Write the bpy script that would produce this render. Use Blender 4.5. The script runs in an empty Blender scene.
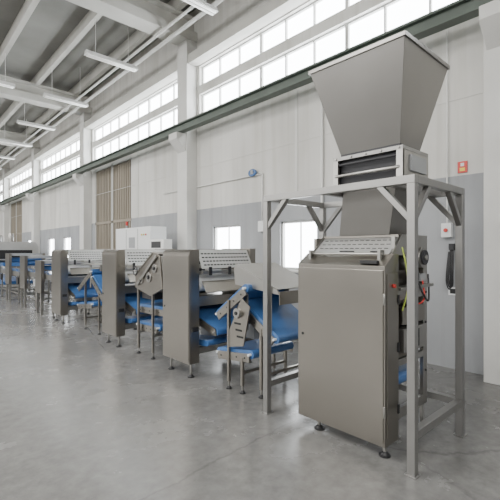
import bpy, bmesh, math, random
from mathutils import Vector, Matrix
random.seed(4)
SC=bpy.context.scene
# ------------------------------------------------------------------ materials
def mat(name,col,rough=.5,metal=0.0,var=0.0,scale=5.0,bump=0.0,emit=0.0,stretch=(1,1,1),col2=None,detail=6,coat=0.0,rvar=0.0):
    m=bpy.data.materials.new(name); m.use_nodes=True
    nt=m.node_tree; n=nt.nodes; l=nt.links
    b=n['Principled BSDF']
    b.inputs['Roughness'].default_value=rough; b.inputs['Metallic'].default_value=metal
    b.inputs['Base Color'].default_value=(*col,1)
    if coat:b.inputs['Coat Weight'].default_value=coat
    if emit:
        b.inputs['Emission Color'].default_value=(*col,1); b.inputs['Emission Strength'].default_value=emit
    if var or bump:
        tc=n.new('ShaderNodeTexCoord'); mp=n.new('ShaderNodeMapping'); mp.inputs['Scale'].default_value=stretch
        nz=n.new('ShaderNodeTexNoise'); nz.inputs['Scale'].default_value=scale; nz.inputs['Detail'].default_value=detail
        l.new(tc.outputs['Object'],mp.inputs[0]); l.new(mp.outputs[0],nz.inputs['Vector'])
        if var:
            cr=n.new('ShaderNodeValToRGB')
            c2=col2 or tuple(c*(1-var) for c in col)
            cr.color_ramp.elements[0].position=.3; cr.color_ramp.elements[1].position=.7
            cr.color_ramp.elements[0].color=(*c2,1); cr.color_ramp.elements[1].color=(*col,1)
            l.new(nz.outputs['Fac'],cr.inputs[0]); l.new(cr.outputs[0],b.inputs['Base Color'])
        if rvar:
            mr=n.new('ShaderNodeMapRange');mr.inputs[3].default_value=rough-rvar;mr.inputs[4].default_value=rough+rvar
            l.new(nz.outputs['Fac'],mr.inputs[0]);l.new(mr.outputs[0],b.inputs['Roughness'])
        if bump:
            bp=n.new('ShaderNodeBump'); bp.inputs['Strength'].default_value=bump; bp.inputs['Distance'].default_value=.01
            l.new(nz.outputs['Fac'],bp.inputs['Height']); l.new(bp.outputs[0],b.inputs['Normal'])
    return m
STEEL=mat('brushed_steel',(.315,.295,.265),.30,.97,.06,1.6,0,detail=2,rvar=.02)
STEEL2=mat('brushed_steel_light',(.40,.39,.37),.33,.92,.08,3,detail=3)
HOPS=mat('hopper_steel',(.29,.28,.265),.36,.92,.14,1.6,detail=3,rvar=.03)
FRM=mat('frame_steel',(.32,.315,.305),.4,.8,.08,5)
DARK=mat('dark_gap',(.012,.012,.013),.6)
BLK=mat('black_plastic',(.02,.02,.022),.45)
RUB=mat('dark_rubber',(.035,.035,.04),.6)
BLUE=mat('blue_belt',(.055,.16,.40),.35,0,.25,3,coat=.3)
WHT=mat('white_plastic',(.75,.76,.76),.4)
GRYP=mat('grey_paint',(.32,.33,.34),.5)
RED=mat('red_paint',(.6,.04,.03),.4)
YEL=mat('yellow_paint',(.8,.6,.05),.4)
GRN=mat('green_cable',(.40,.50,.08),.5)
CONC=mat('beam_concrete',(.62,.61,.57),.85,0,.18,1.3,.1)
DECK=mat('roof_deck',(.30,.295,.275),.9,0,.3,.8,.1)
COLM=mat('column_concrete',(.72,.715,.69),.85,0,.14,1.5,.1)
RAIL=mat('rail_green_grey',(.11,.135,.115),.6,0,.2,3)
DOORM=mat('door_slat',(.34,.30,.24),.7,0,.3,2,0,stretch=(1,1,.2))
WINF=mat('window_frame_grey',(.50,.50,.48),.6)
PANE=mat('frosted_pane',(.93,.97,1.0),.3,emit=14)
TUBE=mat('fluorescent_tube',(1,1,.97),.3,emit=.25)
FIX=mat('fixture_enamel',(.74,.74,.72),.5)
GRD=mat('guard_plate_steel',(.55,.55,.54),.4,.6,.1,4)

def nodes_wall():
    m=bpy.data.materials.new('painted_wall_panels'); m.use_nodes=True
    nt=m.node_tree;n=nt.nodes;l=nt.links;b=n['Principled BSDF'];b.inputs['Roughness'].default_value=.85
    tc=n.new('ShaderNodeTexCoord');sx=n.new('ShaderNodeSeparateXYZ');l.new(tc.outputs['Object'],sx.inputs[0])
    def noise(sc,st):
        mp=n.new('ShaderNodeMapping');mp.inputs['Scale'].default_value=st
        z=n.new('ShaderNodeTexNoise');z.inputs['Scale'].default_value=sc;z.inputs['Detail'].default_value=7
        l.new(tc.outputs['Object'],mp.inputs[0]);l.new(mp.outputs[0],z.inputs['Vector']);return z
    def ramp(src,a,ca,bb,cb):
        r=n.new('ShaderNodeValToRGB');r.color_ramp.elements[0].position=a;r.color_ramp.elements[1].position=bb
        r.color_ramp.elements[0].color=(*ca,1);r.color_ramp.elements[1].color=(*cb,1);l.new(src,r.inputs[0]);return r
    up=ramp(noise(1.2,(1,1,.35)).outputs['Fac'],.3,(.57,.56,.53),.65,(.72,.71,.68))
    lo=ramp(noise(1.5,(1,1,.6)).outputs['Fac'],.3,(.31,.32,.335),.7,(.39,.40,.415))
    # faint vertical dirt streaks
    st=ramp(noise(1.0,(6,6,.25)).outputs['Fac'],.35,(.90,.895,.88),.5,(1,1,1))
    gt=n.new('ShaderNodeMath');gt.operation='GREATER_THAN';gt.inputs[1].default_value=2.43;l.new(sx.outputs['Z'],gt.inputs[0])
    mx=n.new('ShaderNodeMixRGB');l.new(gt.outputs[0],mx.inputs[0]);l.new(lo.outputs[0],mx.inputs[1]);l.new(up.outputs[0],mx.inputs[2])
    mu=n.new('ShaderNodeMixRGB');mu.blend_type='MULTIPLY';mu.inputs[0].default_value=1
    l.new(mx.outputs[0],mu.inputs[1]);l.new(st.outputs[0],mu.inputs[2])
    l.new(mu.outputs[0],b.inputs['Base Color']);return m
WALL=nodes_wall()
def nodes_floor():
    m=bpy.data.materials.new('concrete_floor'); m.use_nodes=True
    nt=m.node_tree;n=nt.nodes;l=nt.links;b=n['Principled BSDF']
    tc=n.new('ShaderNodeTexCoord')
    def noise(sc,d,st=(1,1,1)):
        mp=n.new('ShaderNodeMapping');mp.inputs['Scale'].default_value=st
        z=n.new('ShaderNodeTexNoise');z.inputs['Scale'].default_value=sc;z.inputs['Detail'].default_value=d;z.inputs['Roughness'].default_value=.65
        l.new(tc.outputs['Object'],mp.inputs[0]);l.new(mp.outputs[0],z.inputs['Vector']);return z
    a=noise(.8,8);c=noise(11,8)
    r=n.new('ShaderNodeValToRGB');r.color_ramp.elements[0].position=.3;r.color_ramp.elements[1].position=.72
    r.color_ramp.elements[0].color=(.155,.152,.145,1);r.color_ramp.elements[1].color=(.25,.247,.24,1);l.new(a.outputs['Fac'],r.inputs[0])
    r2=n.new('ShaderNodeValToRGB');r2.color_ramp.elements[0].position=.35;r2.color_ramp.elements[1].position=.65
    r2.color_ramp.elements[0].color=(.74,.74,.74,1);r2.color_ramp.elements[1].color=(1,1,1,1);l.new(c.outputs['Fac'],r2.inputs[0])
    mu=n.new('ShaderNodeMixRGB');mu.blend_type='MULTIPLY';mu.inputs[0].default_value=1
    l.new(r.outputs[0],mu.inputs[1]);l.new(r2.outputs[0],mu.inputs[2])
    v=n.new('ShaderNodeTexVoronoi');v.feature='DISTANCE_TO_EDGE';v.inputs['Scale'].default_value=.35
    dn=n.new('ShaderNodeMixRGB');dn.inputs[0].default_value=.12
    l.new(tc.outputs['Object'],dn.inputs[1]);l.new(noise(2.5,5).outputs['Color'],dn.inputs[2]);l.new(dn.outputs[0],v.inputs['Vector'])
    rc=n.new('ShaderNodeValToRGB');rc.color_ramp.elements[0].position=0;rc.color_ramp.elements[1].position=.004
    rc.color_ramp.elements[0].color=(.72,.72,.72,1);rc.color_ramp.elements[1].color=(1,1,1,1);l.new(v.outputs['Distance'],rc.inputs[0])
    m2=n.new('ShaderNodeMixRGB');m2.blend_type='MULTIPLY';m2.inputs[0].default_value=1
    l.new(mu.outputs[0],m2.inputs[1]);l.new(rc.outputs[0],m2.inputs[2]);l.new(m2.outputs[0],b.inputs['Base Color'])
    rr=n.new('ShaderNodeMapRange');rr.inputs[3].default_value=.14;rr.inputs[4].default_value=.38;l.new(a.outputs['Fac'],rr.inputs[0]);l.new(rr.outputs[0],b.inputs['Roughness'])
    b.inputs['Specular IOR Level'].default_value=.65
    return m
FLOOR=nodes_floor()
# ------------------------------------------------------------------ mesh builder
class B:
    def __init__(s,name,bevel=0.0):
        s.name=name;s.bm=bmesh.new();s.m=[];s.bevel=bevel
    def mi(s,m):
        if m not in s.m:s.m.append(m)
        return s.m.index(m)
    def face(s,vs,mi,smooth=False):
        try:
            f=s.bm.faces.new(vs);f.material_index=mi;f.smooth=smooth
        except ValueError:pass
    def hexa(s,p,m):
        v=[s.bm.verts.new(q) for q in p];i=s.mi(m)
        for f in((0,3,2,1),(4,5,6,7),(0,1,5,4),(1,2,6,5),(2,3,7,6),(3,0,4,7)):s.face([v[k] for k in f],i)
    def box(s,x0,x1,y0,y1,z0,z1,m):
        s.hexa([(x0,y0,z0),(x1,y0,z0),(x1,y1,z0),(x0,y1,z0),(x0,y0,z1),(x1,y0,z1),(x1,y1,z1),(x0,y1,z1)],m)
    def beam(s,a,b,w,h,m,side=None):
        a=Vector(a);b=Vector(b);d=(b-a).normalized()
        sd=Vector(side) if side else (d.cross(Vector((0,0,1))) if abs(d.z)<.95 else Vector((1,0,0)))
        sd.normalize();up=sd.cross(d).normalized()
        sw=sd*w/2;uh=up*h/2
        s.hexa([a-sw-uh,a+sw-uh,a+sw+uh,a-sw+uh,b-sw-uh,b+sw-uh,b+sw+uh,b-sw+uh],m)
    def cyl(s,a,b,r,m,seg=16,r2=None,caps=True):
        a=Vector(a);b=Vector(b);d=(b-a).normalized();r2=r if r2 is None else r2
        u=d.orthogonal().normalized();w=d.cross(u);i=s.mi(m)
        A=[];C=[]
        for k in range(seg):
            t=2*math.pi*k/seg;o=u*math.cos(t)+w*math.sin(t)
            A.append(s.bm.verts.new(a+o*r));C.append(s.bm.verts.new(b+o*r2))
        for k in range(seg):
            j=(k+1)%seg;s.face([A[k],A[j],C[j],C[k]],i,True)
        if caps:
            s.face(A[::-1],i);s.face(C,i)
    def prism(s,pts,x0,x1,m,axis='x',smooth=False):
        i=s.mi(m)
        f=(lambda x,p:(x,p[0],p[1])) if axis=='x' else (lambda y,p:(p[0],y,p[1]))
        A=[s.bm.verts.new(f(x0,p)) for p in pts];C=[s.bm.verts.new(f(x1,p)) for p in pts];n=len(pts)
        for k in range(n):
            j=(k+1)%n;s.face([A[k],A[j],C[j],C[k]],i,smooth)
        s.face(A[::-1],i);s.face(C,i)
    def belt(s,x0,x1,p,q,r,m,r2=None):
        r2=r if r2 is None else r2
        a=math.atan2(q[1]-p[1],q[0]-p[0]);pts=[]
        for k in range(11):
            t=a-math.pi/2+math.pi*k/10;pts.append((q[0]+r2*math.cos(t),q[1]+r2*math.sin(t)))
        for k in range(11):
            t=a+math.pi/2+math.pi*k/10;pts.append((p[0]+r*math.cos(t),p[1]+r*math.sin(t)))
        s.prism(pts,x0,x1,m)
    def tube(s,pts,r,m,seg=8,n=6):
        P=[Vector(p) for p in pts];Q=[]
        for i in range(len(P)-1):
            p0=P[max(i-1,0)];p1=P[i];p2=P[i+1];p3=P[min(i+2,len(P)-1)]
            for k in range(n):
                t=k/n
                Q.append(.5*((2*p1)+(-p0+p2)*t+(2*p0-5*p1+4*p2-p3)*t*t+(-p0+3*p1-3*p2+p3)*t**3))
        Q.append(P[-1]);i=s.mi(m);rings=[];u=None
        for k,q in enumerate(Q):
            d=(Q[min(k+1,len(Q)-1)]-Q[max(k-1,0)]).normalized()
            u=d.orthogonal().normalized() if u is None else (u-d*u.dot(d)).normalized()
            w=d.cross(u)
            rings.append([s.bm.verts.new(q+(u*math.cos(2*math.pi*j/seg)+w*math.sin(2*math.pi*j/seg))*r) for j in range(seg)])
        for a,b in zip(rings,rings[1:]):
            for j in range(seg):
                jj=(j+1)%seg;s.face([a[j],a[jj],b[jj],b[j]],i,True)
        s.face(rings[0][::-1],i);s.face(rings[-1],i)
    def foot(s,x,y,z,r=.016,pad=.04):
        s.cyl((x,y,.012),(x,y,z),r,STEEL2,10)
        s.cyl((x,y,0),(x,y,.014),pad,BLK,16);s.cyl((x,y,.014),(x,y,.035),pad*.8,BLK,16,r2=r)
    def done(s,weld=False):
        bmesh.ops.recalc_face_normals(s.bm,faces=s.bm.faces[:])
        me=bpy.data.meshes.new(s.name);s.bm.to_mesh(me);s.bm.free()
        for m in s.m:me.materials.append(m)
        o=bpy.data.objects.new(s.name,me);SC.collection.objects.link(o)
        if s.bevel:
            md=o.modifiers.new('bevel','BEVEL');md.width=s.bevel;md.segments=2;md.limit_method='ANGLE';md.angle_limit=math.radians(50)
        return o
# ------------------------------------------------------------------ room
WX=5.25; LX=-12.0; Y0=-7.0; Y1=40.0; ZR=7.1
COLS=[1.3+6.45*k for k in range(-1,6)]
b=B('floor');b.box(LX-.3,WX+.3,Y0-.3,Y1+.3,-.15,0,FLOOR);b.done()
b=B('ceiling')
b.box(LX-.3,WX+.3,Y0-.3,Y1+.3,ZR,ZR+.2,DECK)
x=WX-.55
while x>LX:
    b.box(x-.06,x+.06,Y0,Y1,ZR-.28,ZR+.01,CONC);x-=1.2
b.done()
low=[(4.07,4.92),(6.03,6.94),(16.2,17.1),(18.3,19.2),(22.0,22.9)]
ROW1=(4.45,5.08); ROW2=(5.28,5.72)
doors=[(10.9,13.7,4.3),(23.9,26.7,4.3)]
b=B('wall_right')
T=.25
def wallseg(y0,y1,z0,z1): b.box(WX,WX+T,y0,y1,z0,z1,WALL)
holes=[(a,c,1.15,2.02) for a,c in low]+[(a,c,0,h) for a,c,h in doors]
holes.sort();cur=Y0
for a,c,z0,z1 in holes:
    wallseg(cur,a,0,4.35)
    if z0>0:wallseg(a,c,0,z0)
    wallseg(a,c,z1,4.35);cur=c
wallseg(cur,Y1,0,4.35)
wallseg(Y0,Y1,4.35,ROW1[0]);wallseg(Y0,Y1,ROW1[1],ROW2[0]);wallseg(Y0,Y1,ROW2[1],ZR)
for i in range(len(COLS)):
    c=COLS[i];wallseg(c-.3,c+.3,ROW1[0],ROW1[1]);wallseg(c-.3,c+.3,ROW2[0],ROW2[1])
b.done()
b=B('wall_left');b.box(LX-.25,LX,Y0,Y1,0,ZR,WALL);b.done()
b=B('wall_back');b.box(LX,WX,Y0-.25,Y0,0,ZR,WALL);b.done()
b=B('wall_far');b.box(LX,WX,Y1,Y1+.25,0,ZR,WALL);b.done()
k=1
for i in range(len(COLS)-1):
    a=COLS[i]+.3;c=COLS[i+1]-.3
    b=B('window_%d'%k);k+=1
    for (z0,z1) in (ROW1,ROW2):
        b.box(WX+.12,WX+.14,a,c,z0,z1,PANE)
        b.box(WX+.07,WX+.15,a,c,z0,z0+.025,WINF);b.box(WX+.07,WX+.15,a,c,z1-.025,z1,WINF)
        n=9
        for j in range(n+1):
            y=a+(c-a)*j/n
            w=.03 if j%3==0 else .014
            b.box(WX+.075,WX+.15,max(a,y-w),min(c,y+w),z0,z1,WINF)
    b.done()
for a,c in low:
    b=B('window_%d'%k);k+=1
    b.box(WX+.10,WX+.12,a,c,1.15,2.02,PANE)
    for (p,q) in ((a,a+.04),(c-.04,c)):
        b.box(WX+.04,WX+.14,p,q,1.15,2.02,WINF)
    b.box(WX+.08,WX+.14,(a+c)/2-.012,(a+c)/2+.012,1.15,2.02,WINF)
    for z in (1.15,1.98):b.box(WX+.04,WX+.14,a,c,z,z+.04,WINF)
    b.box(WX-.06,WX+.05,a-.04,c+.04,1.11,1.15,COLM)
    b.done()
k=1
for a,c,h in doors:
    b=B('door_%d'%k);k+=1
    b.box(WX+.08,WX+.12,a,c,0,h,DOORM)
    n=22
    for j in range(n):
        y=a+(c-a)*(j+.5)/n;b.box(WX+.03,WX+.09,y-.035,y+.035,.02,h-.02,DOORM)
    for j in (0,.5,1):
        y=a+(c-a)*j;b.box(WX+.01,WX+.1,max(a,y-.06),min(c,y+.06),0,h,WINF)
    b.box(WX+.01,WX+.1,a,c,h-.1,h,WINF);b.box(WX+.01,WX+.1,a,c,h*.55,h*.55+.08,DOORM)
    b.done()
for c in COLS:
    b=B('column',.008)
    b.box(4.97,WX,c-.2,c+.2,0,6.3,COLM)
    b.prism([(4.97,3.75),(4.72,4.0),(4.72,4.15),(4.97,4.15)],c-.17,c+.17,COLM,axis='y')
    b.done()
    b=B('roof_beam',.01)
    b.box(LX,WX,c-.09,c+.09,6.5,6.82,CONC);b.box(LX,WX,c-.22,c+.22,6.3,6.52,CONC);b.box(LX,WX,c-.22,c+.22,6.8,6.86,CONC)
    b.done()
b=B('trim_1');b.box(5.0,WX,Y0,Y1,5.74,5.95,CONC);b.done()
b=B('crane_rail')
b.box(4.76,4.92,Y0,Y1,4.15,4.18,RAIL);b.box(4.82,4.86,Y0,Y1,4.18,4.31,RAIL);b.box(4.76,4.92,Y0,Y1,4.31,4.34,RAIL)
b.done()
b=B('trim_2');b.box(WX-.05,WX,Y0,Y1,4.34,4.42,RAIL);b.done()
b=B('trim_3')
for y in (-2,4.52,10.5,17.5,23.5):
    b.box(WX-.012,WX,y-.03,y+.03,2.45,4.3,COLM)
b.box(WX-.008,WX,Y0,Y1,3.385,3.395,COLM)
b.done()
def fixture(x,y,z=5.95,L=1.25):
    b=B('fluorescent_lamp')
    b.prism([(y-.09,z),(y+.09,z),(y+.05,z+.09),(y-.05,z+.09)],x-L/2,x+L/2,FIX)
    for dy in(-.045,.045):b.cyl((x-L/2+.04,y+dy,z-.012),(x+L/2-.04,y+dy,z-.012),.016,TUBE,8)
    for dx in(-.4,.4):b.cyl((x+dx,y,z+.08),(x+dx,y,ZR-.001),.006,FIX,6)
    b.done()
for y in (2.7,5.9,9.1,12.4,15.6,18.8,22.0,25.2):
    fixture(3.9,y)
for y in (5.9,12.3,18.8,25.2):
    fixture(1.9,y);fixture(-1.0,y)
b=B('ceiling_pipe')
for (x,z,r) in((4.6,6.22,.045),(4.35,6.24,.03)):
    b.cyl((x,Y0,z),(x,Y1,z),r,FIX,10)
b.done()
b=B('wall_conduit')
b.cyl((5.22,5.35,2.95),(5.22,9.0,2.95),.015,FIX,8);b.cyl((5.22,5.35,2.0),(5.22,5.35,2.95),.015,FIX,8)
b.cyl((5.22,3.95,0),(5.22,3.95,4.3),.025,FIX,8)
b.box(5.17,5.25,5.28,5.42,1.85,2.05,WHT)
b.done()
b=B('air_hose_coil')
for r in(.10,.08,.06):
    b.tube([(5.19,5.6+r*math.cos(t),3.0+r*.6*math.sin(t)) for t in [i*math.pi/5 for i in range(11)]],.015,BLUE)
b.box(5.17,5.25,5.57,5.63,2.97,3.05,GRYP)
b.done()
b=B('fire_alarm_sign');b.box(5.235,5.25,1.76,1.87,2.46,2.60,RED);b.box(5.233,5.236,1.785,1.845,2.48,2.52,YEL);b.box(5.233,5.236,1.795,1.835,2.54,2.58,WHT);b.done()
b=B('wall_switch_box',.004);b.box(5.18,5.25,1.93,2.05,1.66,1.84,WHT);b.cyl((5.18,1.99,1.75),(5.16,1.99,1.75),.025,RED,12);b.cyl((5.22,1.99,1.84),(5.22,1.99,4.3),.01,FIX,8);b.done()
b=B('hanging_cable_bundle')
b.box(5.19,5.25,1.90,1.96,1.50,1.58,BLK)
for i in range(3):
    o=.016*i
    b.tube([(5.2,1.91+o,1.5),(5.17,1.90+o,1.25),(5.18,1.91+o,1.05-.02*i),(5.17,1.95+o,1.12),(5.21,1.95+o*.5,1.48)],.008,BLK)
b.box(5.235,5.25,1.86,1.98,.93,1.03,WHT);b.box(5.232,5.236,1.88,1.96,.95,1.01,BLK)
b.done()
# ------------------------------------------------------------------ hopper frame
FX0,FX1,FY0,FY1,FZ=2.57,3.41,1.20,2.57,2.0
b=B('hopper_support_frame',.003)
w=.055
for x in(FX0,FX1):
    for y in(FY0,FY1):
        b.box(x-w/2,x+w/2,y-w/2,y+w/2,.006,FZ-w,FRM)
        b.box(x-.04,x+.04,y-.04,y+.04,0,.008,FRM)
for x in(FX0,FX1):
    b.box(x-w/2,x+w/2,FY0-w/2,FY1+w/2,FZ-w,FZ,FRM)
for y in(FY0,FY1):
    b.box(FX0+w/2,FX1-w/2,y-w/2,y+w/2,FZ-w,FZ,FRM)
    b.box(FX0+w/2,FX1-w/2,y-w/2,y+w/2,.24,.24+w,FRM)
for y in(1.36,1.92):
    b.box(FX0+w/2,FX1-w/2,y-.025,y+.025,FZ-w,FZ,FRM)
b.box(FX1-w/2,FX1+w/2,FY0+w/2,FY1-w/2,.24,.24+w,FRM)
g=.24
for x in(FX0,FX1):
    b.beam((x,FY0+.01,FZ-w-g),(x,FY0+g,FZ-w+.01),.04,.04,FRM)
    b.beam((x,FY1-.01,FZ-w-g),(x,FY1-g,FZ-w+.01),.04,.04,FRM)
for y in(FY0,FY1):
    b.beam((FX0+.01,y,FZ-w-g),(FX0+g,y,FZ-w+.01),.04,.04,FRM)
    b.beam((FX1-.01,y,FZ-w-g),(FX1-g,y,FZ-w+.01),.04,.04,FRM)
b.done()
# ------------------------------------------------------------------ hopper
b=B('dough_hopper',.002)
def shell(b,r0,z0,r1,z1,t,m):
    def ring(r,z,o=0):return [(r[0]+o,r[2]+o,z),(r[1]-o,r[2]+o,z),(r[1]-o,r[3]-o,z),(r[0]+o,r[3]-o,z)]
    O0=ring(r0,z0);O1=ring(r1,z1);I0=ring(r0,z0,t);I1=ring(r1,z1,t)
    for k in range(4):
        j=(k+1)%4
        b.hexa([O0[k],O0[j],I0[j],I0[k],O1[k],O1[j],I1[j],I1[k]],m)
rimR=(2.54,3.27,1.24,2.04);botR=(2.745,3.075,1.375,1.885)
shell(b,botR,2.28,rimR,2.94,.004,HOPS)
rr=(rimR[0]-.012,rimR[1]+.012,rimR[2]-.012,rimR[3]+.012)
shell(b,rr,2.935,rr,2.965,.03,HOPS)
shell(b,botR,2.10,botR,2.285,.004,RUB)
cr=(2.70,3.12,1.33,1.93)
for z0,z1 in((2.0,2.03),(2.225,2.255)):
    shell(b,cr,z0,cr,z1,.05,FRM)
for y in(1.33,1.905):
    b.box(2.70,3.12,y,y+.025,2.03,2.225,STEEL2)
b.box(3.095,3.12,1.355,1.905,2.03,2.225,STEEL2)
b.cyl((2.70,1.355,2.10),(2.70,1.905,2.10),.014,STEEL2,10)
b.cyl((2.71,1.355,2.19),(2.71,1.905,2.19),.010,RUB,10)
b.box(2.74,3.08,1.37,1.89,2.0,2.1,RUB)
b.box(2.695,2.72,1.33,1.38,2.03,2.225,STEEL2);b.box(2.695,2.72,1.88,1.93,2.03,2.225,STEEL2)
for y in (1.36,1.5,1.63,1.76,1.90):
    b.cyl((2.69,y,2.24),(2.70,y,2.24),.008,STEEL2,8)
b.box(2.80,3.05,1.315,1.33,2.08,2.20,GRYP)
b.done()
# ------------------------------------------------------------------ feeder
b=B('dough_feeder_machine',.004)
ya,yb=1.40,2.20
b.prism([(2.575,.10),(2.775,.10),(2.775,1.47),(2.70,1.47),(2.575,1.385)],ya,yb,STEEL,axis='y')
b.box(2.567,2.576,ya+.012,yb-.012,.13,1.355,STEEL)
for z in (.35,1.15):b.cyl((2.572,ya+.004,z-.04),(2.572,ya+.004,z+.04),.009,STEEL2,8)
b.cyl((2.566,yb-.06,.8),(2.56,yb-.06,.8),.012,BLK,12)
b.box(2.60,2.75,ya-.006,ya,.16,1.33,STEEL)
b.cyl((2.68,ya-.006,1.24),(2.68,ya-.025,1.24),.014,RED,16)
for z in(.3,.75,1.1):b.box(2.745,2.765,ya-.014,ya-.004,z,z+.07,BLK)
b.beam((2.70,(ya+yb)/2,1.44),(2.885,(ya+yb)/2,1.60),yb-ya-.1,.012,GRD,side=(0,1,0))
d=(Vector((2.885,0,1.60))-Vector((2.70,0,1.44))).normalized();nrm=Vector((-d.z,0,d.x))
for row,f in((0,.42),(1,.62),(2,.82)):
    for j in range(13):
        y=ya+.10+j*(yb-ya-.2)/12
        c=Vector((2.70,y,1.44))+d*(.245*f)+nrm*.006
        b.beam(c-Vector((0,.018,0)),c+Vector((0,.018,0)),.004,.008,DARK)
for yy,ww in((ya+.42,.07),(ya+.16,.05)):
    c=Vector((2.70,yy,1.44))+d*.05+nrm*.008
    b.beam(c-Vector((0,ww,0)),c+Vector((0,ww,0)),.004,.03,BLK)
b.box(2.87,3.30,ya+.05,yb-.05,1.60,1.62,STEEL)
b.box(2.565,2.60,ya+.06,ya+.2,1.40,1.425,BLK)
b.cyl((2.66,ya+.06,1.47),(2.66,yb-.06,1.47),.012,STEEL2,10)
for y in(ya+.08,yb-.08):b.box(2.63,2.69,y-.012,y+.012,1.42,1.50,STEEL2)
# side cheek of guard
for y in(ya+.02,yb-.05):
    b.prism([(2.70,1.46),(2.87,1.62),(3.31,1.62),(3.31,1.46)],y,y+.012,STEEL2,axis='y')
shell(b,(2.86,3.16,ya+.12,yb-.22),1.62,(2.77,3.05,ya+.02,yb-.32),1.99,.004,HOPS)
yp=ya+.03
b.box(2.775,2.83,yp,yp+.03,.22,1.60,STEEL2);b.box(3.26,3.33,yp,yp+.03,.22,1.60,STEEL2)
for z0,z1 in((.22,.30),(.62,.67),(1.12,1.22),(1.52,1.60)):
    b.box(2.83,3.26,yp,yp+.03,z0,z1,STEEL2)
b.box(2.83,3.26,yp+.10,yp+.12,.60,1.52,STEEL)
b.box(2.86,3.24,yp-.03,yp+.05,.72,.90,STEEL2);b.box(2.86,3.24,yp-.02,yp+.05,.93,1.06,STEEL)
b.box(2.775,3.34,yp-.05,yp+.03,1.20,1.225,STEEL2)
b.box(2.95,2.98,yp-.035,yp-.03,.74,.88,DARK);b.box(3.08,3.11,yp-.035,yp-.03,.74,.88,DARK)
b.cyl((3.20,yp-.03,1.44),(3.20,yp+.1,1.44),.085,STEEL2,28);b.cyl((3.20,yp-.045,1.44),(3.20,yp-.03,1.44),.06,RUB,24);b.cyl((3.20,yp-.055,1.44),(3.20,yp-.04,1.44),.022,STEEL2,16)
b.cyl((2.95,yp-.02,1.40),(2.95,yp+.1,1.40),.06,STEEL2,24);b.cyl((2.95,yp-.035,1.40),(2.95,yp-.02,1.40),.03,BLK,16)
b.box(3.03,3.09,yp-.04,yp+.02,1.26,1.34,BLK);b.box(3.13,3.22,yp-.035,yp+.02,1.25,1.31,GRYP)
for x,z in((2.80,.5),(2.80,.9),(2.80,1.3),(3.30,.5),(3.30,.9),(3.30,1.15)):b.cyl((x,yp-.008,z),(x,yp,z),.010,BLK,8)
b.box(2.775,3.33,yb-.04,yb-.01,.22,1.60,STEEL);b.box(3.31,3.33,yp+.03,yb-.04,.7,1.60,STEEL)
b.box(2.78,3.31,ya+.16,yb-.05,.68,.72,STEEL)
b.belt(2.86,3.24,(ya+.12,.48),(yb+.0,.56),.05,BLUE)
b.cyl((2.80,ya+.12,.48),(3.28,ya+.12,.48),.02,STEEL2,12)
b.tube([(2.81,ya-.01,1.52),(2.80,ya-.05,1.35),(2.82,ya-.045,1.2),(2.79,ya-.02,1.05)],.006,GRN)
b.tube([(2.85,ya,1.45),(2.86,ya-.05,1.30),(2.92,ya-.04,1.22),(2.98,ya-.02,1.35)],.007,BLK)
b.tube([(3.06,yp-.03,1.28),(3.10,yp-.07,1.15),(3.22,yp-.06,1.1),(3.30,yp-.02,1.3)],.008,BLK)
b.tube([(3.17,yp-.03,1.26),(3.14,yp-.06,1.12),(3.05,yp-.05,1.08),(2.90,yp-.03,1.14)],.006,RED)
for x,y in((2.66,ya+.05),(2.66,yb-.16),(3.29,ya+.06),(3.29,yb-.08)):
    b.foot(x,y,.23 if x>3 else .11,.016,.042)
b.done()
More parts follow.
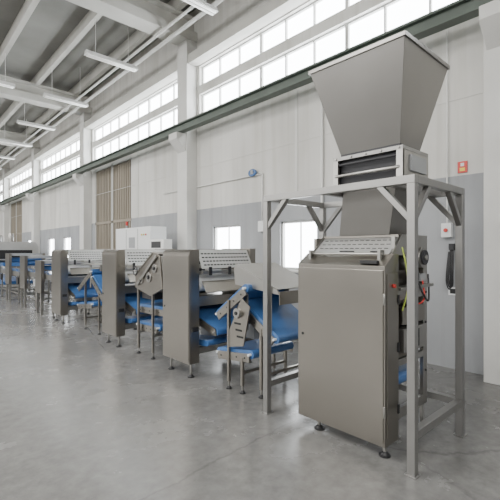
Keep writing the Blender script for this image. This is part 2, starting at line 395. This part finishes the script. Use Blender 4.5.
# ------------------------------------------------------------------ stations
def station(y0,w=.6,zt=1.5,name='dough_gauging_station',rear=3.5):
    b=B(name,.003);x0=2.55
    b.prism([(x0,.17),(x0+.14,.17),(x0+.14,zt+.005),(x0+.04,zt+.005),(x0,zt-.03)],y0,y0+w,STEEL,axis='y')
    b.box(x0-.006,x0+.002,y0+.012,y0+w-.012,.20,zt-.06,STEEL)
    b.box(x0+.02,x0+.12,y0-.005,y0,.22,zt-.08,STEEL)
    b.cyl((x0-.007,y0+w-.06,.8),(x0-.014,y0+w-.06,.8),.012,BLK,10)
    b.box(x0+.03,x0+.11,y0-.03,y0-.004,.55,.60,BLK)
    b.box(rear,rear+.10,y0,y0+w,.17,zt+.02,STEEL)
    b.box(x0+.14,rear,y0+.08,y0+.14,.25,.33,STEEL2);b.box(x0+.14,rear,y0+w-.14,y0+w-.08,.25,.33,STEEL2)
    p=Vector((0,y0-.05,1.28));q=Vector((0,y0+.06,zt));cx=(x0+.14+rear)/2
    b.beam((cx,p.y,p.z),(cx,q.y,q.z),rear-x0-.14-.01,.012,GRD,side=(1,0,0))
    d=(q-p).normalized();nr=Vector((0,-d.z,d.y));Lg=(q-p).length
    for f in(.18,.38,.58,.78):
        for j in range(15):
            x=x0+.20+j*(rear-x0-.26)/14
            c=p+d*Lg*f+nr*.007;c.x=x
            b.beam(c-Vector((.018,0,0)),c+Vector((.018,0,0)),.016,.004,DARK,side=d)
    b.beam((cx,q.y-.004,q.z+.004),(cx,y0+w,zt-.02),rear-x0-.14,.012,STEEL2,side=(1,0,0))
    b.box(x0+.14,rear,y0-.07,y0-.04,1.22,1.26,STEEL2)
    for x in(x0+.25,cx,rear-.1):b.box(x-.02,x+.02,y0-.08,y0-.065,1.20,1.30,BLK)
    b.cyl((x0+.14,y0+.12,1.10),(rear,y0+.12,1.10),.10,WHT,28)
    b.cyl((x0+.14,y0+.36,1.05),(rear,y0+.36,1.05),.11,STEEL2,28)
    b.beam((cx,y0-.10,1.0),(cx,y0-.01,1.13),rear-x0-.2,.01,STEEL,side=(1,0,0))
    b.box(x0+.14,rear,y0+.2,y0+w-.03,.80,.92,STEEL)
    b.belt(x0+.2,rear-.05,(y0-.24,.56),(y0+.45,.74),.04,BLUE)
    b.belt(x0+.2,rear-.05,(y0-.06,.40),(y0+.40,.36),.035,BLUE)
    for xx in(x0+.175,rear-.045):
        b.prism([(y0-.27,.52),(y0-.25,.60),(y0+.45,.79),(y0+.5,.70)],xx,xx+.02,STEEL)
    b.cyl((x0+.16,y0-.24,.56),(rear-.02,y0-.24,.56),.015,STEEL2,12)
    b.box(cx-.1,cx+.12,y0+.1,y0+.4,.34,.52,GRYP)
    for x in(x0+.07,rear+.05):
        for y in(y0+.07,y0+w-.09):b.foot(x,y,.18,.014,.04)
    b.done()
station(3.82);station(5.80,.55);station(8.45,.62)
# ------------------------------------------------------------------ conveyors between
def conveyor(b,p,q,x0=2.8,x1=3.42,r=.045,legs=(),plate=.075,M=STEEL):
    b.belt(x0,x1,p,q,r,BLUE)
    a=math.atan2(q[1]-p[1],q[0]-p[0]);n=(-math.sin(a),math.cos(a))
    h0=.012;h1=-plate
    for xx in(x0-.03,x1+.008):
        pts=[(p[0]+n[0]*h1,p[1]+n[1]*h1),(q[0]+n[0]*h1,q[1]+n[1]*h1),(q[0]+n[0]*h0,q[1]+n[1]*h0),(p[0]+n[0]*h0,p[1]+n[1]*h0)]
        b.prism(pts,xx,xx+.022,M)
        L=math.hypot(q[0]-p[0],q[1]-p[1]);k=max(3,int(L/.12))
        for j in range(k):
            t=(j+.5)/k;y=p[0]+(q[0]-p[0])*t+n[0]*-.032;z=p[1]+(q[1]-p[1])*t+n[1]*-.032
            b.cyl((xx-.004,y,z),(xx+.026,y,z),.010,BLK,10)
    for pt in(p,q):b.cyl((x0-.038,pt[0],pt[1]),(x1+.038,pt[0],pt[1]),.014,WHT,12)
    for t in legs:
        y=p[0]+(q[0]-p[0])*t;z=p[1]+(q[1]-p[1])*t-.03
        for x in(x0-.02,x1+.02):
            b.box(x-.016,x+.016,y-.016,y+.016,.08,z,STEEL);b.foot(x,y,.1,.010,.032)
        b.box(x0,x1,y-.012,y+.012,.2,.23,STEEL)
b=B('dough_sheet_transfer_conveyor',.002)
conveyor(b,(2.68,.62),(3.20,.93),legs=(.35,))
for x in(2.80,3.40):
    b.prism([(2.64,1.06),(2.66,1.10),(3.28,1.34),(3.32,1.30),(3.3,1.12)],x,x+.02,STEEL2)
b.beam((3.11,2.66,1.11),(3.11,3.28,1.345),.62,.01,STEEL2,side=(1,0,0))
b.beam((3.11,2.64,1.09),(3.11,2.64,.96),.60,.01,STEEL,side=(1,0,0))
for y in (2.75,3.1):b.box(2.79,2.80,y-.02,y+.02,.65,1.14,STEEL2);b.box(3.42,3.43,y-.02,y+.02,.65,1.14,STEEL2)
conveyor(b,(3.06,1.10),(3.52,.78),x0=2.74,x1=3.36,legs=())
for x in(2.71,3.41):
    b.box(x-.016,x+.016,3.28,3.31,.08,.96,STEEL);b.foot(x,3.295,.1,.010,.032)
conveyor(b,(2.98,.42),(3.50,.36),x0=2.74,x1=3.36,legs=(.2,))
b.prism([(2.95,.92),(3.08,1.00),(3.30,.60),(3.30,.45),(3.05,.50)],2.70,2.715,STEEL)
for i in range(4):
    b.box(2.694,2.70,3.05+.02*i,3.15+.02*i,.58+.068*i,.60+.068*i,DARK)
b.cyl((2.66,3.12,.84),(2.70,3.12,.84),.05,STEEL2,20);b.cyl((2.65,3.12,.84),(2.66,3.12,.84),.02,BLK,12)
b.box(2.85,3.05,3.05,3.3,.55,.70,GRYP)
b.done()
b=B('dough_reduction_head',.003)
for x in(2.66,3.4):
    b.prism([(4.62,.98),(4.70,1.42),(4.86,1.46),(5.40,1.12),(5.40,.95),(4.95,.86)],x,x+.03,STEEL)
b.beam((3.05,4.70,1.44),(3.05,4.86,1.465),.8,.02,STEEL,side=(1,0,0))
b.beam((3.05,4.86,1.47),(3.05,5.40,1.13),.8,.02,STEEL,side=(1,0,0))
b.beam((3.05,4.60,1.00),(3.05,4.69,1.42),.74,.015,STEEL2,side=(1,0,0))
for z in(1.1,1.2,1.3):
    b.beam((3.05,4.60+(z-.98)*.18-.02,z),(3.05,4.60+(z-.98)*.18-.02,z+.04),.6,.015,RUB,side=(1,0,0))
for y,z,r in((4.82,1.25,.06),(4.98,1.12,.07),(5.2,1.07,.05)):
    b.cyl((2.645,y,z),(3.44,y,z),r*.5,STEEL2,18);b.cyl((2.645,y,z),(2.66,y,z),r,STEEL2,20)
    b.cyl((2.63,y,z),(2.645,y,z),r*.4,BLK,12)
b.beam((2.64,4.75,1.42),(2.64,5.3,1.0),.02,.04,STEEL2)
hc=Vector((2.60,5.28,1.2))
b.tube([hc+Vector((0,.06*math.cos(t),.06*math.sin(t))) for t in [i*math.pi/6 for i in range(13)]],.008,BLK)
b.beam(hc-Vector((0,.06,0)),hc+Vector((0,.06,0)),.01,.01,STEEL2);b.cyl(hc,hc+Vector((.08,0,0)),.012,STEEL2,10)
for x in(2.675,3.415):
    for y in(4.90,5.32):
        b.box(x-.016,x+.016,y-.016,y+.016,.08,.98,STEEL);b.foot(x,y,.1,.010,.032)
b.box(2.68,3.42,4.89,4.92,.3,.33,STEEL2);b.box(2.68,3.42,5.30,5.33,.3,.33,STEEL2)
b.box(2.72,3.38,4.95,5.3,.80,.90,RUB)
conveyor(b,(4.60,.68),(5.40,.66),x0=2.74,x1=3.36)
conveyor(b,(4.85,.42),(5.45,.40),x0=2.74,x1=3.36)
b.done()
def longconv(b,y0,y1,z=.95,blue=True,x0=2.65,x1=3.45):
    b.belt(x0+.04,x1-.04,(y0+.05,z-.05),(y1-.05,z-.05),.05,BLUE if blue else WHT)
    for x in(x0,x1-.03):b.box(x,x+.03,y0,y1,z-.13,z-.01,STEEL2)
    n=max(2,int((y1-y0)/1.1)+1)
    for j in range(n):
        y=y0+.1+(y1-y0-.2)*j/(n-1)
        for x in(x0+.015,x1-.015):
            b.box(x-.02,x+.02,y-.02,y+.02,.08,z-.1,STEEL2);b.foot(x,y,.1,.012,.035)
        b.box(x0,x1,y-.015,y+.015,.25,.29,STEEL2)
        b.box(x0-.03,x0,y-.1,y+.1,z-.35,z-.16,GRYP if j%2 else BLK)
    for x in(x0+.015,x1-.015):b.box(x-.012,x+.012,y0+.1,y1-.1,.26,.29,STEEL2)
    for x in(x0+.01,x1-.02):
        b.box(x,x+.012,y0,y1,z+.07,z+.09,STEEL2)
        for j in range(n*2):
            y=y0+.1+(y1-y0-.2)*j/(n*2-1);b.box(x,x+.012,y-.008,y+.008,z-.02,z+.08,STEEL2)
b=B('swan_neck_belt_conveyor',.002)
conveyor(b,(6.6,.55),(7.3,1.0),x0=2.76,x1=3.4,legs=(.5,))
conveyor(b,(7.35,1.10),(8.0,.75),x0=2.76,x1=3.4,legs=(.4,))
conveyor(b,(7.3,.5),(8.0,.42),x0=2.76,x1=3.4)
b.box(2.77,3.39,7.0,7.9,1.22,1.24,STEEL2);b.box(2.77,3.39,6.98,7.0,1.12,1.24,STEEL2)
for x in(2.76,3.38):b.box(x,x+.02,7.4,7.45,.8,1.22,STEEL2)
b.done()
b=B('belt_conveyor_line',.002)
longconv(b,9.25,12.2,.95);longconv(b,12.4,14.8,.9)
for y0,h in((9.9,1.25),(11.4,1.35),(13.2,1.4)):
    for x in(2.56,3.46):
        b.box(x,x+.07,y0,y0+.5,.5,h,STEEL);b.box(x+.01,x+.06,y0+.05,y0+.1,.0,.5,STEEL2);b.box(x+.01,x+.06,y0+.4,y0+.45,.0,.5,STEEL2)
    b.box(2.63,3.46,y0+.02,y0+.48,h-.07,h,GRYP)
    b.cyl((2.63,y0+.2,h-.19),(3.46,y0+.2,h-.19),.07,BLUE,20)
b.done()
b=B('baking_tunnel',.006)
for i,y in enumerate((15.4,17.5,19.6,21.7,23.8)):
    b.prism([(2.6,1.15),(2.6,1.62),(2.7,1.78),(3.8,1.78),(3.9,1.62),(3.9,1.15)],y,y+2.0,GRD,axis='y')
    b.box(2.585,2.6,y+.2,y+1.8,1.25,1.55,STEEL2);b.box(2.57,2.586,y+.9,y+1.1,1.28,1.31,BLK)
    b.cyl((3.25,y+1,1.78),(3.25,y+1,2.1),.09,STEEL2,16)
for y in(15.5,17.5,19.5,21.5,23.5,25.6):
    for x in(2.65,3.8):b.box(x,x+.06,y,y+.06,0,1.16,STEEL2)
b.box(2.7,3.7,15.38,15.4,1.2,1.5,DARK)
b.box(2.62,3.88,15.45,25.75,1.16,1.6,STEEL2)
b.box(2.75,3.7,15.1,26,.95,1.08,BLUE);b.box(2.75,3.7,15.1,26,.35,.45,BLUE)
b.done()
# control cabinets
b=B('electrical_control_cabinet',.008)
b.box(4.25,4.65,7.9,9.7,.1,2.03,WHT);b.box(4.27,4.63,7.93,9.67,0,.1,BLK)
for y in(8.5,9.1):b.box(4.245,4.25,y-.004,y+.004,.14,2.0,DARK)
for y in(8.42,9.02,9.62):b.box(4.235,4.25,y-.02,y+.0,1.0,1.15,BLK)
b.box(4.24,4.25,8.65,8.95,1.55,1.8,GRYP)
for i,m in enumerate((RED,GRN,YEL)):b.cyl((4.25,8.1+.1*i,1.85),(4.23,8.1+.1*i,1.85),.02,m,12)
b.cyl((4.45,9.5,2.03),(4.45,9.5,2.12),.03,GRYP,12);b.cyl((4.45,9.5,2.12),(4.45,9.5,2.22),.03,RED,12)
b.done()
b=B('operator_panel',.004)
b.box(3.75,3.79,6.6,6.64,0,1.5,STEEL2);b.box(3.6,3.95,6.4,6.85,0,.02,STEEL2)
b.box(3.68,3.86,6.35,6.9,1.5,1.70,FIX);b.box(3.672,3.68,6.45,6.8,1.54,1.66,BLK)
b.done()
# ------------------------------------------------------------------ lighting
def area(name,loc,rot,sx,sy,e,col=(1,1,1)):
    L=bpy.data.lights.new(name,'AREA');L.shape='RECTANGLE';L.size=sx;L.size_y=sy;L.energy=e;L.color=col
    o=bpy.data.objects.new(name,L);o.location=loc;o.rotation_euler=rot;SC.collection.objects.link(o)
for i,y in enumerate((-3.5,4.5,11,17.4,23.8,31)):
    area('overhead_fill',(-2.6,y,6.25),(0,0,0),5.0,3.0,620,(1,.985,.955))  # added fill lights out of view; the roof above has no openings
for i,y in enumerate((0,9,18,27)):
    area('left_wall_fill',(LX+.1,y,4.6),(0,math.radians(-90),0),2.0,7.5,420,(1,.99,.97))  # added fill along the unseen left wall, which is solid without windows
w=bpy.data.worlds.new('World');SC.world=w;w.use_nodes=True
w.node_tree.nodes['Background'].inputs[0].default_value=(.9,.95,1,1);w.node_tree.nodes['Background'].inputs[1].default_value=1.0
# ------------------------------------------------------------------ camera
cam=bpy.data.cameras.new('camera');cam.sensor_width=36;cam.lens=393/500*36
co=bpy.data.objects.new('camera',cam);co.location=(0,0,1.5);co.rotation_euler=(math.radians(90),0,math.radians(-42.5));SC.collection.objects.link(co)
SC.camera=co
